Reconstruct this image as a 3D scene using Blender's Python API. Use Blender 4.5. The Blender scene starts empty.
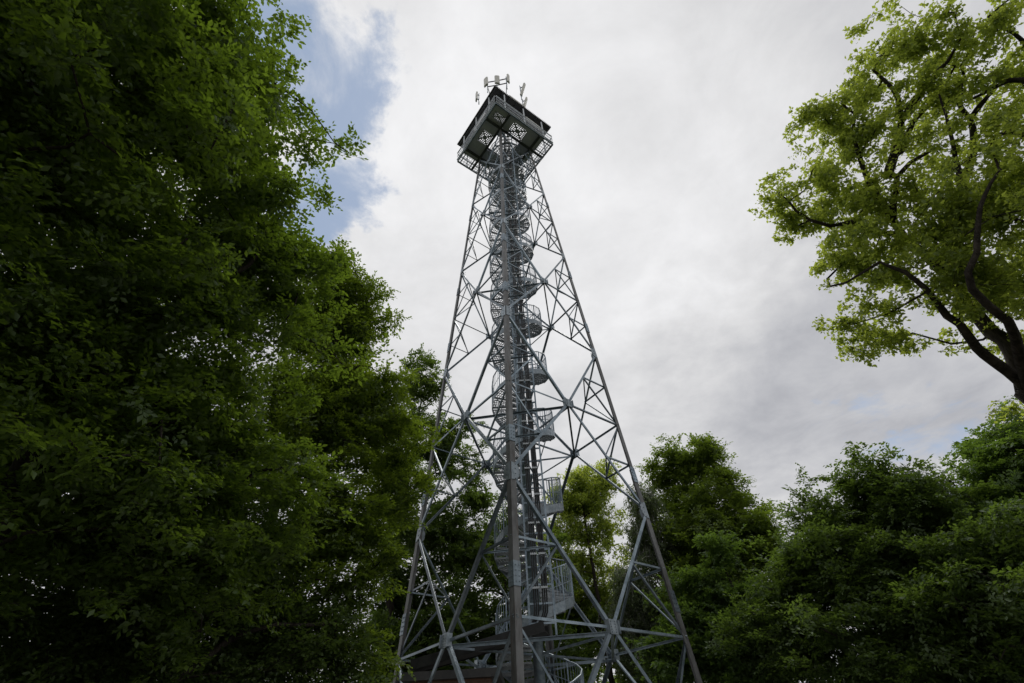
import bpy, math, random
import numpy as np
from mathutils import Vector, Matrix

scene = bpy.context.scene
COL = scene.collection
R = math.radians

# ------------------------------------------------------------------ camera
FPX, PITCH, ROLL = 471.86, R(42.145), R(3.239)
EYE = np.array((0.0, 0.0, 1.6))
ex = np.array((1.0, 0, 0))
ey = np.array((0, -math.sin(PITCH), math.cos(PITCH)))
ez = np.array((0, math.cos(PITCH), math.sin(PITCH)))
c, s = math.cos(ROLL), math.sin(ROLL)
CX, CY = c * ex - s * ey, s * ex + c * ey
cam_data = bpy.data.cameras.new('camera')
cam = bpy.data.objects.new('camera', cam_data)
COL.objects.link(cam)
cam.matrix_world = Matrix(((CX[0], CY[0], -ez[0], EYE[0]), (CX[1], CY[1], -ez[1], EYE[1]),
                           (CX[2], CY[2], -ez[2], EYE[2]), (0, 0, 0, 1)))
cam_data.sensor_fit = 'HORIZONTAL'
cam_data.sensor_width = 36.0
cam_data.lens = FPX / 1024 * 36
cam_data.clip_start = 0.05
cam_data.clip_end = 6000
scene.camera = cam


def ray(px, py):
    d = ez * FPX + CX * (px - 512) + CY * (341.5 - py)
    return d / np.linalg.norm(d)


def at(px, py, d):
    return EYE + ray(px, py) * d


# ------------------------------------------------------------------ view, sun, sky
vs = scene.view_settings
vs.view_transform = 'Standard'
vs.look = 'None'
vs.gamma = 1
vs.exposure = 0.0
vs.use_curve_mapping = False
scene.cycles.max_bounces = 7
scene.cycles.diffuse_bounces = 3
scene.cycles.transmission_bounces = 5
scene.cycles.transparent_max_bounces = 4
scene.cycles.use_denoising = True

SUN_EL, SUN_AZ = R(63), R(25)            # azimuth from +Y towards +X
sun_dir = Vector((math.sin(SUN_AZ) * math.cos(SUN_EL), math.cos(SUN_AZ) * math.cos(SUN_EL), math.sin(SUN_EL)))
sl = bpy.data.lights.new('sun', 'SUN')
sl.energy = 1.5
sl.angle = R(25)
sl.color = (1.0, 0.95, 0.87)
sun = bpy.data.objects.new('sun', sl)
COL.objects.link(sun)
sun.rotation_euler = sun_dir.to_track_quat('Z', 'Y').to_euler()

world = bpy.data.worlds.new('World')
scene.world = world
world.use_nodes = True
wt = world.node_tree
wt.nodes.clear()


class NT:
    def __init__(s, tree): s.t = tree
    def n(s, typ, **kw):
        nd = s.t.nodes.new(typ)
        for k, v in kw.items():
            if k.startswith('i_'): nd.inputs[k[2:].replace('_', ' ')].default_value = v
            else: setattr(nd, k, v)
        return nd
    def l(s, a, b): s.t.links.new(a, b)
    def math(s, op, a, b=None, c3=None, clamp=False):
        nd = s.t.nodes.new('ShaderNodeMath'); nd.operation = op; nd.use_clamp = clamp
        for i, v in enumerate((a, b, c3)):
            if v is None: continue
            if isinstance(v, (int, float)): nd.inputs[i].default_value = v
            else: s.l(v, nd.inputs[i])
        return nd.outputs[0]
    def mix(s, fac, a, b):
        nd = s.t.nodes.new('ShaderNodeMix'); nd.data_type = 'RGBA'
        for i, v in ((0, fac), (6, a), (7, b)):
            if isinstance(v, (int, float)): nd.inputs[i].default_value = v
            elif isinstance(v, tuple): nd.inputs[i].default_value = v if len(v) == 4 else (*v, 1)
            else: s.l(v, nd.inputs[i])
        return nd.outputs[2]
    def ramp(s, fac, *stops):
        nd = s.t.nodes.new('ShaderNodeValToRGB')
        e = nd.color_ramp.elements
        while len(e) < len(stops): e.new(0.5)
        for el, (p, col) in zip(e, stops):
            el.position = p
            el.color = (col, col, col, 1) if isinstance(col, (int, float)) else (*col, 1)
        s.l(fac, nd.inputs[0])
        return nd.outputs[0]
    def smooth(s, v, a, b, lo=0.0, hi=1.0):
        nd = s.t.nodes.new('ShaderNodeMapRange'); nd.interpolation_type = 'SMOOTHSTEP'
        s.l(v, nd.inputs[0])
        for i, x in enumerate((a, b, lo, hi)): nd.inputs[i + 1].default_value = x
        return nd.outputs[0]


w = NT(wt)
sky = w.n('ShaderNodeTexSky', sky_type='NISHITA', sun_disc=False, sun_elevation=SUN_EL, sun_rotation=SUN_AZ)
tc = w.n('ShaderNodeTexCoord')
DIR = tc.outputs['Generated']
sep = w.n('ShaderNodeSeparateXYZ'); w.l(DIR, sep.inputs[0])
zz = w.math('MAXIMUM', sep.outputs[2], 0.06)
zz = w.math('ADD', zz, 0.12)
comb = w.n('ShaderNodeCombineXYZ')
w.l(w.math('DIVIDE', sep.outputs[0], zz), comb.inputs[0])
w.l(w.math('DIVIDE', sep.outputs[1], zz), comb.inputs[1])
PLANE = comb.outputs[0]                   # where the view direction meets the cloud layer


def wnoise(scale, detail, rough, off=0.0, dist=0.0):
    m = w.n('ShaderNodeMapping'); w.l(PLANE, m.inputs[0]); m.inputs['Location'].default_value = (off, off * 0.7, off * 1.3)
    nd = w.n('ShaderNodeTexNoise', i_Scale=scale, i_Detail=detail, i_Roughness=rough, i_Distortion=dist)
    w.l(m.outputs[0], nd.inputs['Vector'])
    return nd.outputs[0]


wn = w.n('ShaderNodeTexNoise', i_Scale=3.4, i_Detail=8, i_Roughness=0.62); w.l(PLANE, wn.inputs['Vector'])
wc = w.n('ShaderNodeVectorMath', operation='SUBTRACT'); w.l(wn.outputs['Color'], wc.inputs[0]); wc.inputs[1].default_value = (0.5, 0.5, 0.5)
wsx = w.n('ShaderNodeVectorMath', operation='SCALE'); w.l(wc.outputs[0], wsx.inputs[0]); wsx.inputs['Scale'].default_value = 0.42
wa = w.n('ShaderNodeVectorMath', operation='ADD'); w.l(DIR, wa.inputs[0]); w.l(wsx.outputs[0], wa.inputs[1])
wnm = w.n('ShaderNodeVectorMath', operation='NORMALIZE'); w.l(wa.outputs[0], wnm.inputs[0])
WARP = wnm.outputs[0]                     # ragged edges for everything placed in the sky


def spot(px, py, a0, a1):                 # 1 in a cone round a direction, 0 outside
    d = ray(px, py)
    nd = w.n('ShaderNodeVectorMath', operation='DOT_PRODUCT'); w.l(WARP, nd.inputs[0]); nd.inputs[1].default_value = d
    return w.smooth(nd.outputs['Value'], math.cos(R(a0)), math.cos(R(a1)))


n_edge = wnoise(4.2, 9, 0.62, 3.1, 0.4)
n_big = wnoise(0.8, 5, 0.5, 7.7, 0.2)
n_mid = wnoise(2.6, 9, 0.6, 1.3, 0.3)
# cloud cover: an almost closed deck with a ragged opening in the north-west and a thin one low in the east
open_w = w.math('MAXIMUM', w.math('MAXIMUM', spot(318, 55, 11, 2), spot(312, 195, 10, 1)),
                w.math('MULTIPLY', spot(940, 440, 8, 0.5), 0.62))
cover = w.math('ADD', w.math('MULTIPLY', n_edge, 2.3), w.math('MULTIPLY', open_w, -1.32))
cover = w.smooth(cover, -0.15, 0.62)
# cloud brightness
bright = w.math('ADD', 0.645, w.math('MULTIPLY', spot(540, 110, 42, 3), 0.165))
bright = w.math('ADD', bright, w.math('MULTIPLY', spot(860, 410, 24, 2), -0.14))
bright = w.math('ADD', bright, w.math('MULTIPLY', spot(700, 30, 20, 2), -0.05))
bright = w.math('ADD', bright, w.math('MULTIPLY', w.math('SUBTRACT', n_big, 0.5), 0.50))
bright = w.math('ADD', bright, w.math('MULTIPLY', w.math('SUBTRACT', n_mid, 0.5), 0.40))
bright = w.math('ADD', bright, w.math('MULTIPLY', w.math('SUBTRACT', n_edge, 0.5), 0.30))
bright = w.math('MAXIMUM', bright, 0.2)
tone = w.mix(w.smooth(bright, 0.35, 0.75), (0.945, 0.965, 1.05), (1.0, 1.0, 1.015))
cl = w.n('ShaderNodeVectorMath', operation='SCALE'); w.l(tone, cl.inputs[0]); w.l(bright, cl.inputs['Scale'])
bg_sky = w.n('ShaderNodeBackground'); w.l(w.mix(0.62, sky.outputs[0], (4.3, 5.3, 6.9)), bg_sky.inputs[0]); bg_sky.inputs[1].default_value = 0.10
bg_cloud = w.n('ShaderNodeBackground'); w.l(cl.outputs[0], bg_cloud.inputs[0]); bg_cloud.inputs[1].default_value = 1.0
mx = w.n('ShaderNodeMixShader'); w.l(cover, mx.inputs[0]); w.l(bg_sky.outputs[0], mx.inputs[1]); w.l(bg_cloud.outputs[0], mx.inputs[2])
wo = w.n('ShaderNodeOutputWorld'); w.l(mx.outputs[0], wo.inputs[0])


# ------------------------------------------------------------------ materials
def new_mat(name):
    m = bpy.data.materials.new(name); m.use_nodes = True
    m.node_tree.nodes.clear()
    t = NT(m.node_tree)
    out = t.n('ShaderNodeOutputMaterial')
    return m, t, out


def surf_mat(name, a, b, scale=4.0, rough=0.55, metal=0.0, bump=0.0, stretch=None, detail=6, spec=0.5, vary=0.0, rust=0.0):
    m, t, out = new_mat(name)
    tcn = t.n('ShaderNodeTexCoord'); mp = t.n('ShaderNodeMapping'); t.l(tcn.outputs['Object'], mp.inputs[0])
    if stretch: mp.inputs['Scale'].default_value = stretch
    nz = t.n('ShaderNodeTexNoise', i_Scale=scale, i_Detail=detail, i_Roughness=0.65); t.l(mp.outputs[0], nz.inputs['Vector'])
    nz2 = t.n('ShaderNodeTexNoise', i_Scale=scale * 5.3, i_Detail=4, i_Roughness=0.6); t.l(mp.outputs[0], nz2.inputs['Vector'])
    f = t.math('ADD', t.math('MULTIPLY', nz.outputs[0], 0.7), t.math('MULTIPLY', nz2.outputs[0], 0.3))
    f = t.smooth(f, 0.36, 0.64)
    p = t.n('ShaderNodeBsdfPrincipled')
    colr = t.mix(f, a, b)
    if vary:
        oi = t.n('ShaderNodeObjectInfo')
        sc_ = t.n('ShaderNodeVectorMath', operation='SCALE'); t.l(colr, sc_.inputs[0])
        t.l(t.math('ADD', 1 - vary, t.math('MULTIPLY', oi.outputs['Random'], 2 * vary)), sc_.inputs['Scale'])
        colr = sc_.outputs[0]
    if rust:
        m2 = t.n('ShaderNodeMapping'); t.l(tcn.outputs['Object'], m2.inputs[0]); m2.inputs['Scale'].default_value = (6, 6, 0.7)
        rn = t.n('ShaderNodeTexNoise', i_Scale=1.7, i_Detail=8, i_Roughness=0.7); t.l(m2.outputs[0], rn.inputs['Vector'])
        colr = t.mix(t.math('MULTIPLY', t.smooth(rn.outputs[0], 0.54, 0.72), rust), colr, (0.085, 0.05, 0.032))
    t.l(colr, p.inputs['Base Color'])
    p.inputs['Metallic'].default_value = metal
    p.inputs['Specular IOR Level'].default_value = spec
    t.l(t.math('ADD', rough - 0.08, t.math('MULTIPLY', nz2.outputs[0], 0.16)), p.inputs['Roughness'])
    if bump:
        bn = t.n('ShaderNodeBump', i_Strength=bump, i_Distance=0.03); t.l(f, bn.inputs['Height']); t.l(bn.outputs[0], p.inputs['Normal'])
    t.l(p.outputs[0], out.inputs[0])
    return m


M = {}
M['steel'] = surf_mat('galvanised_steel', (0.11, 0.145, 0.175), (0.26, 0.315, 0.36), 1.6, 0.38, 0.5, vary=0.4, rust=0.3)
M['leg_steel'] = surf_mat('weathered_steel', (0.075, 0.073, 0.07), (0.18, 0.183, 0.185), 2.2, 0.5, 0.4, stretch=(1, 1, 0.35), rust=0.75)
M['plate'] = surf_mat('galvanised_plate', (0.20, 0.24, 0.27), (0.36, 0.41, 0.45), 5.0, 0.42, 0.45, vary=0.2, rust=0.4)
M['bright'] = surf_mat('new_galvanised_steel', (0.52, 0.55, 0.58), (0.64, 0.67, 0.70), 5.0, 0.5, 0.2)
M['grating'] = surf_mat('grating_steel', (0.26, 0.28, 0.30), (0.40, 0.42, 0.44), 4.0, 0.5, 0.4)
M['floor'] = surf_mat('deck_floor_sheet', (0.48, 0.48, 0.60), (0.58, 0.58, 0.68), 2.0, 0.6)
M['dark'] = surf_mat('dark_coated_steel', (0.04, 0.045, 0.05), (0.075, 0.08, 0.085), 2.0, 0.6)
M['roof'] = surf_mat('roof_sheet', (0.035, 0.035, 0.037), (0.07, 0.068, 0.066), 2.0, 0.6)
M['cable'] = surf_mat('black_cable', (0.012, 0.012, 0.013), (0.03, 0.03, 0.031), 6.0, 0.5)
M['cream'] = surf_mat('cream_plastic', (0.62, 0.60, 0.54), (0.74, 0.72, 0.66), 3.0, 0.45)
M['bark'] = surf_mat('oak_bark', (0.018, 0.015, 0.012), (0.06, 0.05, 0.042), 5.0, 0.9, bump=0.8, stretch=(1, 1, 0.25), spec=0.15)
M['bark_pale'] = surf_mat('birch_bark', (0.10, 0.095, 0.09), (0.5, 0.48, 0.45), 3.0, 0.8, bump=0.4, stretch=(0.5, 0.5, 2.5), spec=0.2)
M['ground'] = surf_mat('woodland_floor', (0.045, 0.04, 0.022), (0.05, 0.075, 0.028), 0.35, 0.95, bump=0.5, detail=10, spec=0.1)
M['gravel'] = surf_mat('gravel', (0.22, 0.21, 0.19), (0.36, 0.345, 0.32), 3.0, 0.95, bump=0.6, detail=10, spec=0.15)
M['concrete'] = surf_mat('concrete', (0.24, 0.235, 0.22), (0.36, 0.35, 0.33), 2.0, 0.9, bump=0.2)
M['door'] = surf_mat('grey_paint', (0.12, 0.13, 0.13), (0.17, 0.18, 0.18), 2.0, 0.5)


def brick_mat():
    m, t, out = new_mat('brick')
    tcn = t.n('ShaderNodeTexCoord')
    sp = t.n('ShaderNodeSeparateXYZ'); t.l(tcn.outputs['Object'], sp.inputs[0])
    cb = t.n('ShaderNodeCombineXYZ'); t.l(t.math('ADD', sp.outputs[0], sp.outputs[1]), cb.inputs[0]); t.l(sp.outputs[2], cb.inputs[1])
    br = t.n('ShaderNodeTexBrick', i_Scale=4.2)
    t.l(cb.outputs[0], br.inputs['Vector'])
    br.inputs['Color1'].default_value = (0.13, 0.07, 0.05, 1); br.inputs['Color2'].default_value = (0.19, 0.10, 0.07, 1)
    br.inputs['Mortar'].default_value = (0.2, 0.185, 0.165, 1); br.inputs['Mortar Size'].default_value = 0.015
    p = t.n('ShaderNodeBsdfPrincipled'); p.inputs['Roughness'].default_value = 0.9
    t.l(br.outputs[0], p.inputs['Base Color'])
    bn = t.n('ShaderNodeBump', i_Strength=0.4, i_Distance=0.01); bn.invert = True; t.l(br.outputs['Fac'], bn.inputs['Height']); t.l(bn.outputs[0], p.inputs['Normal'])
    t.l(p.outputs[0], out.inputs[0])
    return m


M['brick'] = brick_mat()


def leaf_mat(name, a, b, trans, tw=0.42, gloss=0.06):
    """a, b: the two ends of the leaf colour; trans: the light that comes through a leaf"""
    m, t, out = new_mat(name)
    at_ = t.n('ShaderNodeAttribute', attribute_name='tint')
    col = t.mix(at_.outputs['Fac'], a, b)
    tcol = t.mix(at_.outputs['Fac'], tuple(x * 0.75 for x in trans), tuple(x * 1.2 for x in trans))
    d = t.n('ShaderNodeBsdfDiffuse'); t.l(col, d.inputs[0])
    tr = t.n('ShaderNodeBsdfTranslucent'); t.l(tcol, tr.inputs[0])
    m1 = t.n('ShaderNodeMixShader'); m1.inputs[0].default_value = tw; t.l(d.outputs[0], m1.inputs[1]); t.l(tr.outputs[0], m1.inputs[2])
    g = t.n('ShaderNodeBsdfGlossy'); g.inputs['Color'].default_value = (0.8, 0.85, 0.9, 1); g.inputs['Roughness'].default_value = 0.45
    m2 = t.n('ShaderNodeMixShader'); m2.inputs[0].default_value = gloss; t.l(m1.outputs[0], m2.inputs[1]); t.l(g.outputs[0], m2.inputs[2])
    t.l(m2.outputs[0], out.inputs[0])
    return m


L = {}
L['hornbeam'] = leaf_mat('hornbeam_leaf', (0.058, 0.098, 0.019), (0.1, 0.15, 0.03), (0.28, 0.43, 0.03), 0.45, gloss=0.035)
L['lime'] = leaf_mat('lime_leaf', (0.062, 0.1, 0.018), (0.11, 0.155, 0.028), (0.32, 0.46, 0.03), 0.45, gloss=0.03)
L['oak'] = leaf_mat('oak_leaf', (0.085, 0.12, 0.026), (0.14, 0.18, 0.045), (0.60, 0.72, 0.09), 0.52, gloss=0.03)
L['dark'] = leaf_mat('dark_leaf', (0.05, 0.085, 0.022), (0.09, 0.13, 0.035), (0.19, 0.30, 0.035), 0.42, gloss=0.03)
L['maple'] = leaf_mat('maple_leaf', (0.052, 0.095, 0.024), (0.1, 0.15, 0.045), (0.22, 0.36, 0.04), gloss=0.03)
L['warm'] = leaf_mat('warm_leaf', (0.066, 0.1, 0.02), (0.115, 0.155, 0.03), (0.29, 0.42, 0.035), gloss=0.03)
L['birch'] = leaf_mat('birch_leaf', (0.07, 0.1, 0.045), (0.12, 0.15, 0.07), (0.18, 0.25, 0.07), gloss=0.03)


# ------------------------------------------------------------------ mesh helpers
def tag(o, label=None, cat=None, group=None, kind=None):
    if label: o['label'] = label
    if cat: o['category'] = cat
    if group: o['group'] = group
    if kind: o['kind'] = kind
    return o


def empty(name, loc):
    o = bpy.data.objects.new(name, None)
    o.empty_display_size = 0.3
    o.location = loc
    COL.objects.link(o)
    return o


def V(*a): return np.array(a if len(a) > 1 else a[0], float)
def unit(v): return v / (np.linalg.norm(v) + 1e-12)


class MB:
    def __init__(s): s.v = []; s.f = []
    def prism(s, a, b, prof, e1, e2, prof2=None):
        """closed outline prof (2-D, in the basis e1, e2) swept from a to b"""
        k = len(s.v); n = len(prof)
        for (x, y) in prof: s.v.append(a + e1 * x + e2 * y)
        for (x, y) in (prof2 or prof): s.v.append(b + e1 * x + e2 * y)
        for i in range(n):
            j = (i + 1) % n
            s.f.append((k + i, k + j, k + n + j, k + n + i))
        s.f.append(tuple(k + i for i in reversed(range(n))))
        s.f.append(tuple(k + n + i for i in range(n)))
        return s
    def basis(s, a, b, up=None):
        d = unit(b - a)
        up = V(0, 0, 1) if up is None else up
        if abs(np.dot(d, unit(up))) > 0.98: up = V(1, 0.13, 0)
        e1 = unit(np.cross(d, up)); e2 = np.cross(e1, d)
        return d, e1, e2
    def bar(s, a, b, wd, ht, up=None):
        a, b = V(a), V(b); d, e1, e2 = s.basis(a, b, up)
        x, y = wd / 2, ht / 2
        return s.prism(a, b, [(-x, -y), (x, -y), (x, y), (-x, y)], e1, e2)
    def angle(s, a, b, wd, th, up=None, flip=1):
        """rolled steel angle: one flange across, the other along -up"""
        a, b = V(a), V(b); d, e1, e2 = s.basis(a, b, up)
        e1 = e1 * flip
        h = wd / 2
        return s.prism(a, b, [(-h, 0), (h, 0), (h, -th), (-h + th, -th), (-h + th, -wd), (-h, -wd)], e1, e2)
    def tube(s, pts, r, n=6):
        pts = [V(p) for p in pts]; k = len(s.v); m = len(pts); e1 = None
        for i, p in enumerate(pts):
            d = unit(pts[min(i + 1, m - 1)] - pts[max(i - 1, 0)])
            if e1 is None: _, e1, _ = s.basis(p, p + d)
            e1 = unit(e1 - d * np.dot(e1, d)); e2 = np.cross(d, e1)
            rr = r[i] if hasattr(r, '__len__') else r
            for q in range(n):
                t = 2 * math.pi * q / n
                s.v.append(p + (e1 * math.cos(t) + e2 * math.sin(t)) * rr)
        for i in range(m - 1):
            for q in range(n):
                q2 = (q + 1) % n
                s.f.append((k + i * n + q, k + i * n + q2, k + (i + 1) * n + q2, k + (i + 1) * n + q))
        s.f.append(tuple(k + q for q in reversed(range(n))))
        s.f.append(tuple(k + (m - 1) * n + q for q in range(n)))
        return s
    def plate(s, pts, th, nrm):
        """flat polygon pts given a thickness th centred on it"""
        k = len(s.v); n = len(pts); nrm = unit(V(nrm))
        for p in pts: s.v.append(V(p) - nrm * th / 2)
        for p in pts: s.v.append(V(p) + nrm * th / 2)
        for i in range(n):
            j = (i + 1) % n
            s.f.append((k + i, k + j, k + n + j, k + n + i))
        s.f.append(tuple(k + i for i in reversed(range(n)))); s.f.append(tuple(k + n + i for i in range(n)))
        return s
    def build(s, name, mat, parent=None, smooth=False):
        me = bpy.data.meshes.new(name)
        me.from_pydata([tuple(map(float, p)) for p in s.v], [], s.f)
        me.materials.append(mat)
        if smooth:
            me.polygons.foreach_set('use_smooth', [True] * len(me.polygons))
        o = bpy.data.objects.new(name, me)
        COL.objects.link(o)
        if parent is not None:
            root = parent
            off = V(0, 0, 0)
            while root is not None:
                off = off + V(root.location); root = root.parent
            o.location = tuple(-off)
            o.parent = parent
        return o


def struct(name, mb, mat):
    o = mb.build(name, mat); o['kind'] = 'structure'; return o


# ------------------------------------------------------------------ ground
gm = MB()
rings = [0, 4, 9, 16, 26, 40, 70, 130, 300, 900, 3000]
nseg = 48
rnd = np.random.RandomState(5)
for i, r_ in enumerate(rings):
    for k in range(nseg):
        a = 2 * math.pi * k / nseg
        h = 0.0 if r_ < 30 else rnd.uniform(-0.5, 0.2) * min(1, r_ / 130)
        gm.v.append(V(r_ * math.cos(a), 12 + r_ * math.sin(a), h))
for i in range(len(rings) - 1):
    for k in range(nseg):
        k2 = (k + 1) % nseg
        gm.f.append((i * nseg + k, (i + 1) * nseg + k, (i + 1) * nseg + k2, i * nseg + k2))
struct('ground', gm, M['ground'])
pm = MB()
for k in range(40):
    a = 2 * math.pi * k / 40
    rr = 1.0 + 0.06 * math.sin(3 * a) + 0.04 * math.sin(7 * a + 1)
    pm.v.append(V(0.3 + 7.2 * rr * math.cos(a), 10.5 + 12.5 * rr * math.sin(a), 0.006))
pm.f.append(tuple(range(40)))
struct('gravel_clearing', pm, M['gravel'])

# ------------------------------------------------------------------ the tower
TX, TY, TH = 0.255, 16.8, R(-7.053)
tower = empty('observation_tower', (TX, TY, 0))
tag(tower, 'tall grey steel lattice observation tower with spiral stairs and roofed square deck', 'tower')
AX = V(TX, TY, 0)


def rad(z): return 4.776 + (1.911 - 4.776) * z / 36.0
LEGA = {'near': -math.pi / 2, 'right': 0.0, 'far': math.pi / 2, 'left': math.pi}
def lp(k, z, extra=0.0):
    a = LEGA[k] + TH; r_ = rad(z) + extra
    return AX + V(r_ * math.cos(a), r_ * math.sin(a), z)


LV = [0.35, 8.06, 15.37, 22.63, 29.45, 35.55]
MV = [4.25, 11.58, 18.94, 26.06, 32.7]
FACES = [('left', 'near'), ('near', 'right'), ('right', 'far'), ('far', 'left')]
ORDER = ['near', 'right', 'far', 'left']


def bolts(mb, c0, e1, e2, n, nx, ny, sx, sy, r_=0.017):
    for i in range(nx):
        for j in range(ny):
            p = c0 + e1 * (i - (nx - 1) / 2) * sx + e2 * (j - (ny - 1) / 2) * sy
            mb.prism(p, p + n * 0.022, [(r_ * math.cos(t), r_ * math.sin(t)) for t in np.linspace(0, 2 * math.pi, 7)[:-1]], e1, e2)


for k in ORDER:
    i = ORDER.index(k)
    n1, n2 = ORDER[i - 1], ORDER[(i + 1) % 4]
    e1 = unit((lp(n1, 0) - lp(k, 0)) * V(1, 1, 0)); e2 = unit((lp(n2, 0) - lp(k, 0)) * V(1, 1, 0))
    mb = MB()
    # three lengths, each a size lighter than the one below
    for (z0, z1, wd, th) in ((0.12, 9.4, 0.20, 0.024), (9.4, 21.0, 0.165, 0.02), (21.0, 36.0, 0.135, 0.016)):
        pr = [(0, 0), (wd, 0), (wd, th), (th, th), (th, wd), (0, wd)]
        mb.prism(lp(k, z0), lp(k, z1), pr, e1, e2)
    leg = mb.build('leg', M['leg_steel'], tower)
    # splice collars
    for z in (5.2, 9.4, 17.0, 21.0, 28.0):
        sb = MB(); wd = 0.21 if z < 10 else 0.175 if z < 22 else 0.145
        a0, a1 = lp(k, z - 0.3, 0.004), lp(k, z + 0.3, 0.004)
        sb.prism(a0, a1, [(-0.016, -0.016), (wd, -0.016), (wd, -0.002), (-0.002, -0.002), (-0.002, wd), (-0.016, wd)], e1, e2)
        for e, o_ in ((e1, e2), (e2, e1)):
            bolts(sb, lp(k, z) + e * wd * 0.52 - o_ * 0.016, e, unit(a1 - a0), -o_, 2, 4, 0.1, 0.13)
        sb.build('splice_plate', M['steel'], leg)
    # node gussets on both faces
    for z in LV[1:5]:
        for e, o_ in ((e1, e2), (e2, e1)):
            g = MB(); up = unit(lp(k, z + 1) - lp(k, z)); c0 = lp(k, z) - o_ * 0.012 + e * 0.02
            hh, ww = (0.36, 0.3) if z < 20 else (0.28, 0.22)
            g.plate([c0 - up * hh * .8, c0 + e * ww * .62 - up * hh * .72, c0 + e * ww - up * hh * 0.3, c0 + e * ww + up * hh * 0.3,
                     c0 + e * ww * .62 + up * hh * .72, c0 + up * hh * .8], 0.014, o_)
            bolts(g, c0 + e * 0.22 - o_ * 0.007, e, up, -o_, 2, 4, 0.14, 0.16)
            g.build('gusset_plate', M['plate'], leg)
    fb = MB(); b0 = lp(k, 0) * V(1, 1, 0) + (e1 + e2) * 0.06
    fb.bar(b0 + V(0, 0, -0.3), b0 + V(0, 0, 0.09), 0.9, 0.9, V(e1)); fb.build('footing', M['concrete'], leg)
    bp = MB(); bp.bar(b0 + V(0, 0, 0.09), b0 + V(0, 0, 0.12), 0.5, 0.5, V(e1)); bp.build('base_plate', M['plate'], leg)

n_sec = 0
sec_rest = MB()


def secondary(a, b, up, wd, th, individually):
    global n_sec
    if individually and n_sec < 100:
        n_sec += 1
        MB().angle(a, b, wd, th, up).build('secondary_brace', M['steel'], tower)
    else:
        sec_rest.angle(a, b, wd, th, up)


for fi, (ka, kb) in enumerate(FACES):
    front = fi < 2
    for p in range(5):
        z0, zm, z1 = LV[p], MV[p], LV[p + 1]
        A0, A1, B0, B1 = lp(ka, z0), lp(ka, z1), lp(kb, z0), lp(kb, z1)
        Am, Bm = lp(ka, zm), lp(kb, zm)
        nrm = unit(np.cross(B0 - A0, A1 - A0))
        if np.dot(nrm, (A0 + B0) / 2 - AX) < 0: nrm = -nrm
        Cc = (Am + Bm) / 2 + nrm * 0.05
        wd = (0.102, 0.095, 0.088, 0.078, 0.07)[p]; th = 0.014
        for q, P_ in enumerate((A0, A1, B1, B0)):
            d = unit(Cc - P_); sgn = 1 if q in (0, 2) else -1
            off = nrm * (0.004 if sgn > 0 else -0.014)
            MB().angle(P_ + d * 0.2 + off, Cc - d * 0.1 + off, wd, th, nrm, sgn).build('diagonal_brace', M['steel'], tower)
        for P_ in (Am, Bm):
            d = unit(Cc - P_)
            MB().angle(P_ + d * 0.05 - nrm * 0.03, Cc - d * 0.08 - nrm * 0.03, wd * 0.65, 0.012, nrm).build('horizontal_brace', M['steel'], tower)
        # face gusset at the crossing: two bolted cheek plates
        g = MB(); t = unit(np.cross(nrm, V(0, 0, 1))); u = np.cross(t, nrm); u = u if u[2] > 0 else -u
        sz = (0.175, 0.17, 0.165, 0.145, 0.13)[p]; c0 = Cc + nrm * 0.022
        g.plate([c0 - t * sz * .8 - u * sz, c0 + t * sz * .8 - u * sz, c0 + t * sz - u * sz * .4, c0 + t * sz + u * sz * .4, c0 + t * sz * .8 + u * sz,
                 c0 - t * sz * .8 + u * sz, c0 - t * sz + u * sz * .4, c0 - t * sz - u * sz * .4], 0.016, nrm)
        bolts(g, c0 + nrm * 0.008, t, u, nrm, 2, 5, sz * 0.9, sz * 0.36)
        for sx in (-1, 1):
            g.plate([c0 + t * sx * sz * 1.03 - u * sz * .9 + nrm * .06, c0 + t * sx * sz * 1.03 + u * sz * .9 + nrm * .06,
                     c0 + t * sx * sz * 1.03 + u * sz * .9 - nrm * .12, c0 + t * sx * sz * 1.03 - u * sz * .9 - nrm * .12], 0.014, t)
        g.build('gusset_plate', M['plate'], tower)
        # redundants
        sw = (0.06, 0.053, 0.046, 0.042, 0.04)[p]
        indiv = front or p == 0
        for (P0, P1, Pm, k_) in ((A0, A1, Am, ka), (B0, B1, Bm, kb)):
            Q0, Q1 = (P0 + Cc) / 2, (P1 + Cc) / 2
            secondary(Pm - nrm * .045, Q0 - nrm * .045, nrm, sw, 0.01, indiv)
            secondary(Pm - nrm * .045, Q1 - nrm * .045, nrm, sw, 0.01, indiv)
            secondary((P0 + Pm) / 2 - nrm * .05, Q0 - nrm * .05, nrm, sw, 0.01, indiv)
            secondary((P1 + Pm) / 2 - nrm * .05, Q1 - nrm * .05, nrm, sw, 0.01, indiv)
for i, k in enumerate(ORDER):           # hip ties: from one face's brace to the next round each leg
    for p in range(5):
        for zq in ((LV[p] + MV[p]) / 2, (LV[p + 1] + MV[p]) / 2):
            pq = []
            for k2 in (ORDER[i - 1], ORDER[(i + 1) % 4]):
                zl = LV[p] if zq < MV[p] else LV[p + 1]
                c_ = (lp(k, MV[p]) + lp(k2, MV[p])) / 2
                pq.append((lp(k, zl) + c_) / 2)
            MB().angle(pq[0], pq[1], 0.05, 0.01).build('hip_brace', M['steel'], tower)
so = sec_rest.build('secondary_brace', M['steel'], tower)
so['kind'] = 'stuff'
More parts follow.
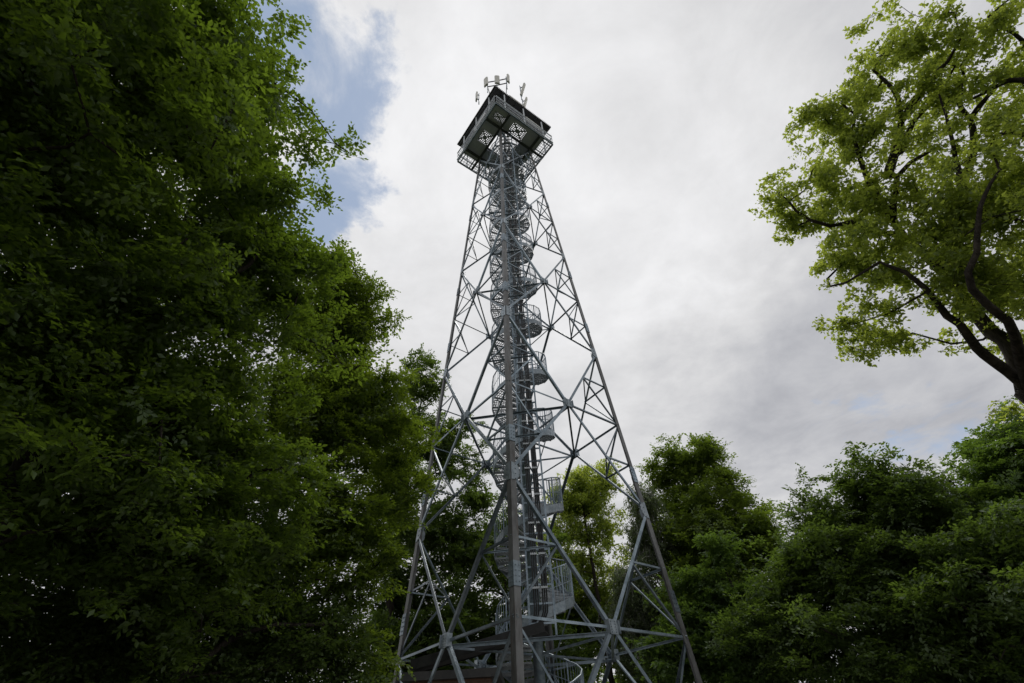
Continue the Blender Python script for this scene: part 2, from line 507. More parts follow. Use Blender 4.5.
# plan bracing: a diamond between the face centres, and arms that steady the stair
for p in range(5):
    z = MV[p] - 0.09
    cs = [(lp(a, z) + lp(b, z)) / 2 for a, b in FACES]
    for i in range(4):
        MB().angle(cs[i], cs[(i + 1) % 4], (0.085, 0.075, 0.065, 0.06, 0.06)[p], 0.012).build('plan_brace', M['steel'], tower)
    for i in range(4):
        d = unit((AX + V(0, 0, z)) - cs[i])
        MB().bar(cs[i] + V(0, 0, -0.06), AX + V(0, 0, z - 0.06) - d * 0.22, 0.05, 0.06).build('stair_strut', M['steel'], tower)

# --- spiral stair
PITCH_S, NS = 3.0, 16
SR = 1.23
Z_END = 35.9
col_b = MB(); col_b.tube([AX, AX + V(0, 0, 36.2)], 0.165, 14)
col_b.build('stair_column', M['steel'], tower, True)


def hz(phi): return -0.4 + PITCH_S * phi / (2 * math.pi)      # level of the stair at the running angle phi
def hp(phi, r_, dz=0.0): return AX + V(r_ * math.cos(phi), r_ * math.sin(phi), hz(phi) + dz)


n_steps = int((Z_END + 0.4) / PITCH_S * NS)
rest = MB()
dphi = 2 * math.pi / NS
for i in range(3, n_steps):
    ph = i * dphi; z = hz(ph)
    tgt = MB() if i < 103 else rest
    a0, a1 = ph - dphi * 0.08, ph + dphi * 1.05
    def q(a, r_, dz): return AX + V(r_ * math.cos(a), r_ * math.sin(a), z + dz)
    # tread: edge frame with bearing bars you can see light through
    for (aa, bb) in ((a0, a0), (a1, a1)):
        tgt.bar(q(aa, 0.2, 0), q(aa, SR, 0), 0.012, 0.06)
    tgt.bar(q(a0, SR - .01, 0), q(a1, SR - .01, 0), 0.012, 0.06)
    for kk in range(1, 10):
        r_ = 0.2 + (SR - 0.2) * kk / 10
        tgt.bar(q(a0, r_, 0), q(a1, r_, 0), 0.022, 0.03)
    for kk in (0.33, 0.66):
        aa = a0 + (a1 - a0) * kk
        tgt.bar(q(aa, 0.3, 0.005), q(aa, SR, 0.005), 0.022, 0.02)
    tgt.bar(q(ph, 0.2, -0.07), q(ph, SR, -0.04), 0.03, 0.09)
    if i < 103: tgt.build('stair_step', M['grating'], tower)
ro = rest.build('stair_step', M['grating'], tower); ro['kind'] = 'stuff'
turns = int((Z_END + 0.4) / PITCH_S)
for t in range(turns):
    rb = MB(); sb = MB()
    ph0 = t * 2 * math.pi + (3 * dphi if t == 0 else 0); ph1 = (t + 1) * 2 * math.pi
    N = 16 if t else 13
    phs = np.linspace(ph0, ph1, N + 1)
    rb.tube([hp(a, SR + 0.02, 1.08) for a in phs], 0.024, 6)
    rb.tube([hp(a, SR + 0.02, 0.55) for a in phs], 0.012, 4)
    for j in range(N):
        for sub in (0, 0.25, 0.5, 0.75):
            a = phs[j] + (phs[1] - phs[0]) * sub
            big = (j % 2 == 0 and sub == 0)
            rb.bar(hp(a, SR + 0.02, -0.12), hp(a, SR + 0.02, 1.08), 0.04 if big else 0.013, 0.04 if big else 0.013)
    for j in range(N):
        a, b = phs[j], phs[j + 1]
        p0, p1 = hp(a, SR + 0.04), hp(b, SR + 0.04)
        n = unit(V(math.cos((a + b) / 2), math.sin((a + b) / 2), 0))
        sb.plate([p0 + V(0, 0, -0.17), p1 + V(0, 0, -0.17), p1 + V(0, 0, 0.1), p0 + V(0, 0, 0.1)], 0.012, n)
    rb.build('stair_railing', M['steel'], tower)
    sb.build('stair_stringer', M['plate'], tower)

# --- cable ladder with two bundles of feeder cables
CLP = AX + V(0.16, -1.62, 0)
e_x, e_y = V(1, 0, 0), V(0, 1, 0)
lad = MB()
zb, zt = 4.6, 36.4
for sx in (-0.36, 0.36):
    lad.bar(CLP + e_x * sx + V(0, 0, zb - 0.3), CLP + e_x * sx + V(0, 0, zt), 0.055, 0.07, e_y)
z = zb
while z < zt:
    lad.bar(CLP + V(-0.36, 0, z), CLP + V(0.36, 0, z), 0.04, 0.05)
    z += 0.5
ladder = lad.build('cable_ladder', M['steel'], tower)
z = zb + 0.5
brk = MB()
while z < zt:
    brk.bar(CLP + V(0, 0.03, z), AX + V(0.1, -0.2, z), 0.05, 0.05); z += 2.0
brk.build('ladder_bracket', M['steel'], ladder)
TE = at(415, 670, 16.6)
cx = [-0.19, -0.13, -0.07, 0.07, 0.13, 0.19]
for i, x in enumerate(cx):
    pts = [CLP + V(x, -0.06, zt)]
    for zz_ in np.arange(35, 5.2, -1.0): pts.append(CLP + V(x + 0.006 * math.sin(zz_ * 1.7 + i), -0.065, zz_))
    # the bend at the foot, into the tray that runs to the hut
    for k in range(1, 7):
        a = k / 6 * math.pi / 2
        pts.append(CLP + V(x * math.cos(a) - 0.55 * (1 - math.cos(a)), -0.065 + 0.1 * math.sin(a) + (x + .2) * 0.6 * math.sin(a), 5.05 - 0.6 * math.sin(a)))
    pts.append(TE + V(0, x, 0.06))
    MB().tube(pts, 0.024, 6).build('cable', M['cable'], tower, True)
z = 5.5
while z < zt:
    for sx in (-0.13, 0.13):
        cb = MB()
        cb.bar(CLP + V(sx - 0.1, -0.1, z), CLP + V(sx + 0.1, -0.1, z), 0.035, 0.05)
        for q_ in (-0.09, -0.03, 0.03, 0.09): cb.bar(CLP + V(sx + q_, -0.14, z), CLP + V(sx + q_, -0.02, z), 0.018, 0.06)
        cb.build('cable_clamp', M['bright'], ladder)
    z += 0.95
tr = MB()
t0, t1 = CLP + V(0.1, 0.05, 4.38), TE + V(0, 0, -0.02)
tr.bar(t0, t1, 0.6, 0.02)
sd = unit(np.cross(t1 - t0, V(0, 0, 1)))
for sx in (-0.3, 0.3): tr.bar(t0 + sd * sx + V(0, 0, .1), t1 + sd * sx + V(0, 0, .1), 0.02, 0.26)
tr.build('cable_tray', M['cable'], tower)

# --- deck
ux, uy = V(math.cos(TH + math.pi / 4), math.sin(TH + math.pi / 4), 0), V(-math.sin(TH + math.pi / 4), math.cos(TH + math.pi / 4), 0)
# ux points to the right-far side, uy to the left-far side; the near corner is (-1,-1)
def dk(x, y, z): return AX + ux * x + uy * y + V(0, 0, z)
HS = 3.632 / math.sqrt(2)
TS = rad(36) / math.sqrt(2)
def slab(mb, x0, x1, y0, y1, z0, z1):
    mb.bar(dk((x0 + x1) / 2, (y0 + y1) / 2, z0), dk((x0 + x1) / 2, (y0 + y1) / 2, z1), x1 - x0, y1 - y0, uy)


# boarded floor, leaving the far-side walkways as open grating and three openings round the tower head
fl = MB()
FZ0, FZ1 = 35.98, 36.06
SW = HS - 0.78
def cell(x0, x1, y0, y1):
    # bar() with up=uy puts its width across e1 = d x up = z x uy = -ux, its height along uy
    slab(fl, x0, x1, y0, y1, FZ0, FZ1)
cell(-HS, -TS - 0.06, -HS, -2.15); cell(-HS, -TS - 0.06, -1.62, -0.55); cell(-HS, -2.3, -0.55, 0.35); cell(-HS, -TS - 0.06, 0.35, SW); cell(-HS, -2.3, -2.15, -1.62)
cell(-TS + 0.06, -0.75, -HS, -TS - 0.06); cell(-0.75, 0.45, -HS, -2.25); cell(0.45, SW, -HS, -TS - 0.06)
cell(-TS + 0.06, -0.95, -TS + 0.06, -0.75)
cell(0.45, SW, -TS + 0.06, -0.2)
cell(-TS + 0.06, -0.3, 0.55, SW)
cell(0.3, SW, 0.75, SW)
fl.build('deck_floor', M['floor'], tower)
gr = MB()
for (x0, x1, y0, y1) in ((-0.75, 0.45, -2.25, -TS - .06), (-2.3, -TS - .06, -0.55, 0.35), (-2.3, -TS - .06, -2.15, -1.62)):
    for k in range(7):
        y = y0 + (k + .5) * (y1 - y0) / 7; x = x0 + (k + .5) * (x1 - x0) / 7
        gr.bar(dk(x0, y, 36.02), dk(x1, y, 36.02), 0.05, 0.035); gr.bar(dk(x, y0, 36.025), dk(x, y1, 36.025), 0.05, 0.035)
    gr.bar(dk(x0, y0, 36.03), dk(x1, y1, 36.03), 0.1, 0.05); gr.bar(dk(x1, y0, 36.045), dk(x0, y1, 36.045), 0.1, 0.05)
for k in range(26):
    y = -HS + 0.05 + k * (2 * HS - 0.1) / 25
    gr.bar(dk(SW, y, 36.02), dk(HS, y, 36.02), 0.02, 0.035); gr.bar(dk(y, SW, 36.025), dk(y, HS, 36.025), 0.02, 0.035)
for k in range(5):
    x = SW + 0.06 + k * (HS - SW - 0.1) / 4
    gr.bar(dk(x, -HS, 36.0), dk(x, HS, 36.0), 0.02, 0.03); gr.bar(dk(-HS, x, 36.005), dk(HS, x, 36.005), 0.02, 0.03)
gr.build('deck_grating', M['grating'], tower)
for k in (-TS, TS):
    MB().bar(dk(k, -HS, 35.86), dk(k, HS, 35.86), 0.14, 0.2).build('deck_beam', M['dark'], tower)
    MB().bar(dk(-HS, k, 35.84), dk(HS, k, 35.84), 0.14, 0.2).build('deck_beam', M['dark'], tower)
for (a, b) in (((-1, -1), (1, -1)), ((1, -1), (1, 1)), ((1, 1), (-1, 1)), ((-1, 1), (-1, -1))):
    p0, p1 = dk(a[0] * HS, a[1] * HS, 35.95), dk(b[0] * HS, b[1] * HS, 35.95)
    MB().bar(p0, p1, 0.08, 0.16).build('edge_beam', M['steel'], tower)
    # inclined outriggers from the tower faces
    for t in ((0.22, 0.5, 0.78) if a[0] + b[0] + a[1] + b[1] > 0 else ()):
        e = p0 + (p1 - p0) * t
        ins = dk(a[0] * TS, a[1] * TS, 33.9) + (dk(b[0] * TS, b[1] * TS, 33.9) - dk(a[0] * TS, a[1] * TS, 33.9)) * (0.08 if t < .4 else 0.92 if t > .6 else .5)
        ins = ins + (AX - ins) * V(-0.1, -0.1, 0)
        MB().angle(ins, e, 0.08, 0.01).build('deck_strut', M['steel'], tower)
    # railing: posts, rails and fine vertical bars
    rl = MB()
    o_ = unit((p0 + p1) / 2 * V(1, 1, 0) - AX)
    q0, q1 = p0 + o_ * 0.06, p1 + o_ * 0.06
    for dz, rr in ((1.2, 0.045), (0.66, 0.018), (0.14, 0.04)):
        rl.tube([q0 + V(0, 0, dz), q1 + V(0, 0, dz)], rr, 6)
    for k in range(46):
        e = q0 + (q1 - q0) * (k + 0.5) / 46
        rl.bar(e + V(0, 0, 0.16), e + V(0, 0, 1.2), 0.013, 0.013)
    rl.build('deck_railing', M['bright'], tower)
    for t in (0.16, 0.5, 0.84):
        e = p0 + (p1 - p0) * t
        MB().bar(e + V(0, 0, -0.06), e + V(0, 0, 2.72), 0.09, 0.09).build('roof_post', M['bright'], tower)
# walkway cross ties under the gratings
for k in range(7):
    y = -HS + 0.2 + k * (2 * HS - 0.4) / 6
    MB().bar(dk(SW - 0.1, y, 35.9), dk(HS, y, 35.9), 0.06, 0.1).build('walkway_tie', M['steel'], tower)
    MB().bar(dk(y, SW - 0.1, 35.9), dk(y, HS, 35.9), 0.06, 0.1).build('walkway_tie', M['steel'], tower)
# roof, with a central opening added so sky shows through the floor openings
HR = 3.785 / math.sqrt(2)
rf = MB()
HO = 1.5
slab(rf, -HR, -HO, -HR, HR, 38.78, 38.86); slab(rf, HO, HR, -HR, HR, 38.78, 38.86); slab(rf, -HO, HO, -HR, -HO, 38.78, 38.86); slab(rf, -HO, HO, HO, HR, 38.78, 38.86)
for k in range(44):
    x = -HR + (k + 0.5) * 2 * HR / 44
    for (ya, yb) in (((-HR - 0.03, HR + 0.03),) if abs(x) > HO else ((-HR - 0.03, -HO), (HO, HR + 0.03))):
        rf.bar(dk(x, ya, 38.885), dk(x, yb, 38.885), 0.055, 0.045)
roof = rf.build('roof', M['roof'], tower)
jb = MB()
for k in range(9):
    x = -HR + 0.15 + k * (2 * HR - 0.3) / 8
    for (ya, yb) in (((-HR + 0.05, HR - 0.05),) if abs(x) > HO else ((-HR + 0.05, -HO), (HO, HR - 0.05))):
        jb.bar(dk(x, ya, 38.70), dk(x, yb, 38.70), 0.06, 0.155)
jb.build('roof_joist', M['dark'], roof)
# solid cream boards near the outer ends of the two near sides
for (x0, x1, ax) in ((0.3, 1.95, 'x'), (-1.0, 0.5, 'y')):
    b = MB()
    if ax == 'x': b.bar(dk(x0, -HS + 0.14, 37.75), dk(x1, -HS + 0.14, 37.75), 0.06, 0.5)
    elif ax == 'y': b.bar(dk(-HS + 0.14, x0, 37.75), dk(-HS + 0.14, x1, 37.75), 0.06, 0.5)
    else: continue
    b.build('cream_board', M['cream'], tower)


# --- antennas on the roof, each a thing bolted to its own pole
def antenna(pos, h, wd, yaw, tilt, label, pole_dz=-0.6, extra=None):
    t = empty('panel_antenna', tuple(pos + V(0, 0, -1.4)))
    tag(t, label, 'antenna', 'panel antennas on the tower roof')
    d = unit(V(math.sin(yaw), -math.cos(yaw), 0)); side = V(-d[1], d[0], 0)
    up = unit(V(0, 0, 1) + d * tilt)
    pb = MB(); b0 = pos * V(1, 1, 0) + V(0, 0, 38.9)
    pb.tube([b0, b0 + V(0, 0, pos[2] + h * 0.55 - 38.9)], 0.04, 8); pb.build('pole', M['steel'], t)
    c0 = pos + d * 0.2
    hw, th = wd / 2, 0.06
    prof = [(-hw, -th), (-hw, th * .3), (-hw * .6, th), (hw * .6, th), (hw, th * .3), (hw, -th)]
    mb = MB(); mb.prism(c0 - up * h / 2, c0 + up * h / 2, prof, side, d); mb.build('radome', M['cream'], t)
    br = MB()
    for sz in (-0.32, 0.32): br.bar(pos + V(0, 0, sz * h), c0 + up * sz * h - d * 0.06, 0.06, 0.06)
    br.build('bracket', M['steel'], t)
    if extra: extra(t)
    return t


def apx(px, py, z):
    d = ray(px, py); return EYE + d * ((z - EYE[2]) / d[2])


ZA = 40.6
A1, A2, A3 = apx(487.6, 84, ZA), apx(497, 82.5, ZA), apx(506.4, 80.5, ZA)
antenna(A1, 1.35, 0.38, -0.7, 0.03, 'cream panel antenna at the left end of the three-panel bar above the roof corner')
antenna(A2, 1.35, 0.38, 0.1, 0.03, 'cream panel antenna in the middle of the three-panel bar above the roof corner')
antenna(A3, 1.35, 0.26, 0.9, 0.03, 'narrow panel antenna at the right end of the three-panel bar above the roof corner')
antenna(apx(479, 97.5, 40.2), 1.35, 0.3, -1.2, 0.0, 'small pale panel antenna standing alone at the left roof edge')
antenna(apx(520.6, 91, 40.6), 1.9, 0.26, 1.2, 0.22, 'tilted tall panel antenna behind the lower tilted one at the right roof edge')
antenna(apx(523, 104, 39.9), 1.6, 0.26, 1.3, 0.2, 'tilted panel antenna lowest and nearest the right roof edge')
fr = empty('antenna_frame', tuple(A2 * V(1, 1, 0) + V(0, 0, 38.9)))
tag(fr, 'dark steel bar frame on roof corner carrying three panel antennas', 'antenna frame')
m1 = MB()
for dz in (-0.55, 0.35):
    m1.bar(A1 + V(0, 0, dz), A2 + V(0, 0, dz), 0.06, 0.06); m1.bar(A2 + V(0.02, 0, dz + .01), A3 + V(0, 0, dz + .01), 0.06, 0.06)
m1.build('cross_bar', M['dark'], fr)
m2 = MB()
for P_ in (A1, A3):
    b0 = (P_ + (AX - P_) * 0.35) * V(1, 1, 0) + V(0, 0, 38.9)
    m2.bar(b0, P_ + V(0, 0, -0.5), 0.05, 0.05)
m2.build('brace', M['dark'], fr)
tb = apx(518, 101, 39.1)
rbx = empty('equipment_box', tuple(tb))
tag(rbx, 'pale grey equipment box lying along the right near roof edge', 'equipment box')
x = MB(); x.bar(tb - ux * 0.7 + uy * .25 + V(0, 0, .18), tb + ux * 0.7 + uy * .25 + V(0, 0, .18), 0.3, 0.3); x.build('case', M['cream'], rbx)
x = MB()
for k in (-0.5, 0.5): x.bar(tb + ux * k + uy * .25 + V(0, 0, -0.2), tb + ux * k + uy * .25 + V(0, 0, 0.03), 0.06, 0.3)
x.build('foot', M['steel'], rbx)
lr = empty('lightning_rod', (TX, TY, 38.9))
tag(lr, 'thin steel lightning rod standing on the middle of the tower roof', 'lightning rod')
x = MB(); x.tube([AX + V(0, 0, 38.9), AX + V(0, 0, 40.4)], [0.03, 0.012], 6); x.build('rod', M['steel'], lr)
x = MB(); x.tube([AX + V(0, 0, 38.88), AX + V(0, 0, 38.95)], 0.12, 10); x.build('base', M['steel'], lr)

# ------------------------------------------------------------------ brick equipment hut between the tower legs
hut = empty('brick_hut', (-2.1, 17.6, 0))
tag(hut, 'small flat roofed brick hut under the tower beside its left leg', 'hut')
def box(mb, x0, x1, y0, y1, z0, z1): mb.bar(V((x0 + x1) / 2, (y0 + y1) / 2, z0), V((x0 + x1) / 2, (y0 + y1) / 2, z1), x1 - x0, y1 - y0, V(0, 1, 0))
x = MB(); box(x, -3.3, -1.1, 15.9, 18.9, -0.1, 3.5); x.build('wall', M['brick'], hut)
x = MB(); box(x, -3.55, -0.85, 15.65, 19.15, 3.5, 3.7); x.build('roof', M['roof'], hut)
x = MB(); x.bar(V(-2.0, 15.88, 0.02), V(-2.0, 15.88, 2.05), 0.95, 0.05, V(0, 1, 0)); dr = x.build('door', M['door'], hut)
x = MB(); x.tube([V(-1.65, 15.80, 1.05), V(-1.78, 15.80, 1.05)], 0.015, 6); x.build('handle', M['steel'], dr)

# ------------------------------------------------------------------ trees
class Skeleton:
    """branch graph: every node knows its parent; later nodes join the nearest earlier one"""
    def __init__(s, cap=60000):
        s.p = np.zeros((cap, 3)); s.par = np.full(cap, -1, int); s.n = 0; s.minr = np.zeros(cap)
    def add(s, p, par, minr=0.0):
        s.p[s.n] = p; s.par[s.n] = par; s.minr[s.n] = minr; s.n += 1; return s.n - 1
    def path(s, pts, par, r0=None, r1=None, step=0.45, rg=None, wob=0.0):
        """a limb through pts, subdivided along a smooth curve"""
        P = [s.p[par]] + [V(p) for p in pts] if par >= 0 else [V(p) for p in pts]
        if par < 0: par = s.add(P[0], -1, r0 or 0)
        ctr = [2 * P[0] - P[1]] + P + [2 * P[-1] - P[-2]]
        tot = sum(np.linalg.norm(P[i + 1] - P[i]) for i in range(len(P) - 1)); done = 0
        for i in range(1, len(ctr) - 2):
            a, b, c_, d = ctr[i - 1:i + 3]
            ln = np.linalg.norm(c_ - b); k = max(1, int(round(ln / step)))
            for j in range(1, k + 1):
                t = j / k
                q = 0.5 * ((2 * b) + (-a + c_) * t + (2 * a - 5 * b + 4 * c_ - d) * t * t + (-a + 3 * b - 3 * c_ + d) * t ** 3)
                if rg is not None and j < k: q = q + rg.normal(0, wob, 3)
                f = (done + ln * t) / max(tot, 1e-6)
                par = s.add(q, par, 0 if r0 is None else r0 + (r1 - r0) * f)
            done += ln
        return par
    def join(s, q, rg, step=0.5, sag=0.12, up=0.0, first=0):
        d = s.p[first:s.n] - q
        dist = np.sqrt((d * d).sum(1)) + up * np.maximum(0, d[:, 2])
        i = int(dist.argmin()) + first
        a = s.p[i]; ln = np.linalg.norm(q - a)
        k = max(1, int(round(ln / step))); par = i
        mid = rg.normal(0, 1, 3) * ln * sag; mid[2] += ln * sag * 0.5
        for j in range(1, k + 1):
            t = j / k
            wob = rg.normal(0, 1, 3) * 0.045 * min(ln, 2.5) * (1 if j < k else 0)
            par = s.add(a + (q - a) * t + mid * 4 * t * (1 - t) + wob, par)
        return par
    def radii(s, tip=0.006, ex=2.35):
        n = s.n; w_ = np.zeros(n); has = np.zeros(n, bool)
        has[s.par[1:n][s.par[1:n] >= 0]] = True
        w_[~has] = 1
        for i in range(n - 1, 0, -1):
            if s.par[i] >= 0: w_[s.par[i]] += w_[i]
        return np.maximum(tip * np.maximum(w_, 1) ** (1 / ex), s.minr[:n]), w_


def wood_mesh(sk, rr, name, mat, parent, rmin, twig=0.012):
    n = sk.n; p = sk.p[:n]; par = sk.par[:n]
    best = np.full(n, -1); bw = np.zeros(n)
    for i in range(n):
        q = par[i]
        if q >= 0 and rr[i] > bw[q]: bw[q] = rr[i]; best[q] = i
    mb = MB()
    starts = [i for i in range(n) if par[i] < 0 or best[par[i]] != i]
    for st in starts:
        ch = [st]
        while best[ch[-1]] >= 0: ch.append(best[ch[-1]])
        rs = [rr[i] for i in ch]
        if rs[0] < rmin: continue
        pts = [p[i] for i in ch]
        if par[st] >= 0:
            pts = [p[par[st]]] + pts; rs = [min(rr[par[st]] * 0.9, rs[0] * 1.25)] + rs
        k = len(rs)
        while k > 2 and rs[k - 1] < rmin * 0.5: k -= 1
        if k < 2: continue
        nn = 12 if rs[0] > 0.15 else 7 if rs[0] > 0.05 else 5 if rs[0] > 0.025 else 3
        mb.tube(pts[:k], rs[:k], nn)
    o = mb.build(name, mat, parent, True)
    return o


def leaf_mesh(name, mat, parent, tips, dirs, rg, per, L_, W_, size, asp=0.55, flat=0.25, droop=0.1, upw=1.0, sz_var=0.3, tint_scale=0.25, ncl=5, clr=0.14, bark=None, rosette=False):
    """every twig tip forks into ncl twiglets, each ending in a tuft of folded leaves; all leaves are one mesh"""
    nt = len(tips)
    M_ = nt * ncl
    P = np.repeat(tips, ncl, 0); D = np.repeat(dirs, ncl, 0)
    upv = np.repeat(np.stack([rg.normal(0, 0.3, nt), rg.normal(0, 0.3, nt), np.full(nt, upw)], 1), ncl, 0)
    S = np.cross(D, upv); S /= np.linalg.norm(S, axis=1)[:, None] + 1e-9
    U = np.cross(S, D)
    t = rg.uniform(-0.6, 0.8, M_); q = rg.normal(0, 0.5, M_); h = rg.normal(0, flat, M_)
    cc = P + D * (t * L_)[:, None] + S * (q * W_)[:, None] + U * (h * W_)[:, None]
    cc[:, 2] -= droop * (t + .6) ** 2 * L_
    cd = D * 0.7 + S * (np.sign(q) * 0.6)[:, None] + rg.normal(0, .3, (M_, 3)); cd[:, 2] -= droop * .5
    cd /= np.linalg.norm(cd, axis=1)[:, None]
    # twiglets
    if bark is not None:
        root_ = P + D * ((t - 0.35).clip(-.7, .4) * L_)[:, None]
        tv = np.empty((M_, 6, 3), np.float32)
        for k, (ox, oz) in enumerate(((0.0045, 0), (-0.0025, 0.004), (-0.0025, -0.004))):
            tv[:, k] = root_ + S * ox + U * oz; tv[:, 3 + k] = cc + (S * ox + U * oz) * 0.6
        ti = (np.arange(M_, dtype=np.int32) * 6)[:, None] + np.array([0, 1, 4, 3, 1, 2, 5, 4, 2, 0, 3, 5], np.int32)
        tm = bpy.data.meshes.new('twigs')
        tm.vertices.add(M_ * 6); tm.vertices.foreach_set('co', tv.reshape(-1))
        tm.loops.add(M_ * 12); tm.loops.foreach_set('vertex_index', ti.reshape(-1))
        tm.polygons.add(M_ * 3); tm.polygons.foreach_set('loop_start', np.arange(M_ * 3, dtype=np.int32) * 4)
        tm.update(calc_edges=True); tm.materials.append(bark)
        to = bpy.data.objects.new('twigs', tm); COL.objects.link(to); to.location = tuple(-V(parent.location)); to.parent = parent
    # leaves
    n1 = max(2, int(round(per / ncl))); N = M_ * n1
    Dl = np.repeat(cd, n1, 0); Ul = np.repeat(U, n1, 0)
    Ul[:, 2] = np.abs(Ul[:, 2])
    Sl = np.cross(Dl, Ul); Sl /= np.linalg.norm(Sl, axis=1)[:, None] + 1e-9
    if rosette:
        c0 = np.repeat(cc, n1, 0) - Dl * (rg.uniform(0, 1, N) ** 2 * clr * 2)[:, None] + rg.normal(0, clr * 0.35, (N, 3))
        ld = Dl * rg.uniform(-.2, 1.0, N)[:, None] + rg.normal(0, 0.7, (N, 3))
    else:
        k_ = np.tile(np.arange(n1), M_); f_ = (k_ + rg.uniform(-.3, .3, N)) / n1
        sg = np.where(k_ % 2 == 0, 1.0, -1.0)
        tl = np.repeat(rg.uniform(0.7, 1.25, M_), n1) * clr * 3.4
        c0 = np.repeat(cc, n1, 0) + Dl * ((f_ - 0.55) * tl)[:, None] + rg.normal(0, clr * 0.16, (N, 3))
        c0[:, 2] -= droop * f_ * f_ * tl * 0.5
        ld = Dl * (0.35 + 0.6 * f_)[:, None] + Sl * (sg * (0.95 - 0.5 * f_))[:, None] + rg.normal(0, 0.22, (N, 3))
    ld[:, 2] -= droop
    ld /= np.linalg.norm(ld, axis=1)[:, None]
    nn = Ul + rg.normal(0, 0.42 if rosette else 0.33, (N, 3))
    sd = np.cross(ld, nn); sd /= np.linalg.norm(sd, axis=1)[:, None] + 1e-9
    nn = np.cross(sd, ld)
    sz = size * (1 + sz_var * rg.normal(0, 1, N)).clip(0.45, 1.7)
    wd = (sz * asp * 0.5)[:, None]; sz = sz[:, None]
    v = np.empty((N, 4, 3), np.float32)
    v[:, 0] = c0; v[:, 2] = c0 + ld * sz
    m = c0 + ld * sz * 0.48 + nn * wd * 0.45
    v[:, 1] = m + sd * wd; v[:, 3] = m - sd * wd
    keep = c0[:, 2] > 0.3
    v = v[keep]; N = len(v)
    idx = (np.arange(N, dtype=np.int32) * 4)[:, None] + np.array([0, 1, 2, 0, 2, 3], np.int32)
    me = bpy.data.meshes.new(name)
    me.vertices.add(N * 4); me.vertices.foreach_set('co', v.reshape(-1))
    me.loops.add(N * 6); me.loops.foreach_set('vertex_index', idx.reshape(-1))
    me.polygons.add(N * 2); me.polygons.foreach_set('loop_start', np.arange(N * 2, dtype=np.int32) * 3)
    tint = np.repeat(np.clip(0.5 + tint_scale * rg.normal(0, 1, M_), 0, 1), n1)[keep] * 0.6 + rg.uniform(0, 0.4, N)
    at_ = me.attributes.new('tint', 'FLOAT', 'FACE'); at_.data.foreach_set('value', np.repeat(tint, 2).astype(np.float32))
    me.update(calc_edges=True)
    me.materials.append(mat)
    o = bpy.data.objects.new(name, me); COL.objects.link(o)
    o.location = tuple(-V(parent.location)); o.parent = parent
    return o


def blob_noise(P, rg, sc):
    v = np.zeros(len(P))
    for _ in range(7):
        k = rg.normal(0, 1, 3) / sc; v += np.sin(P @ k * 2.2 + rg.uniform(0, 6.28))
    return v / 2.65


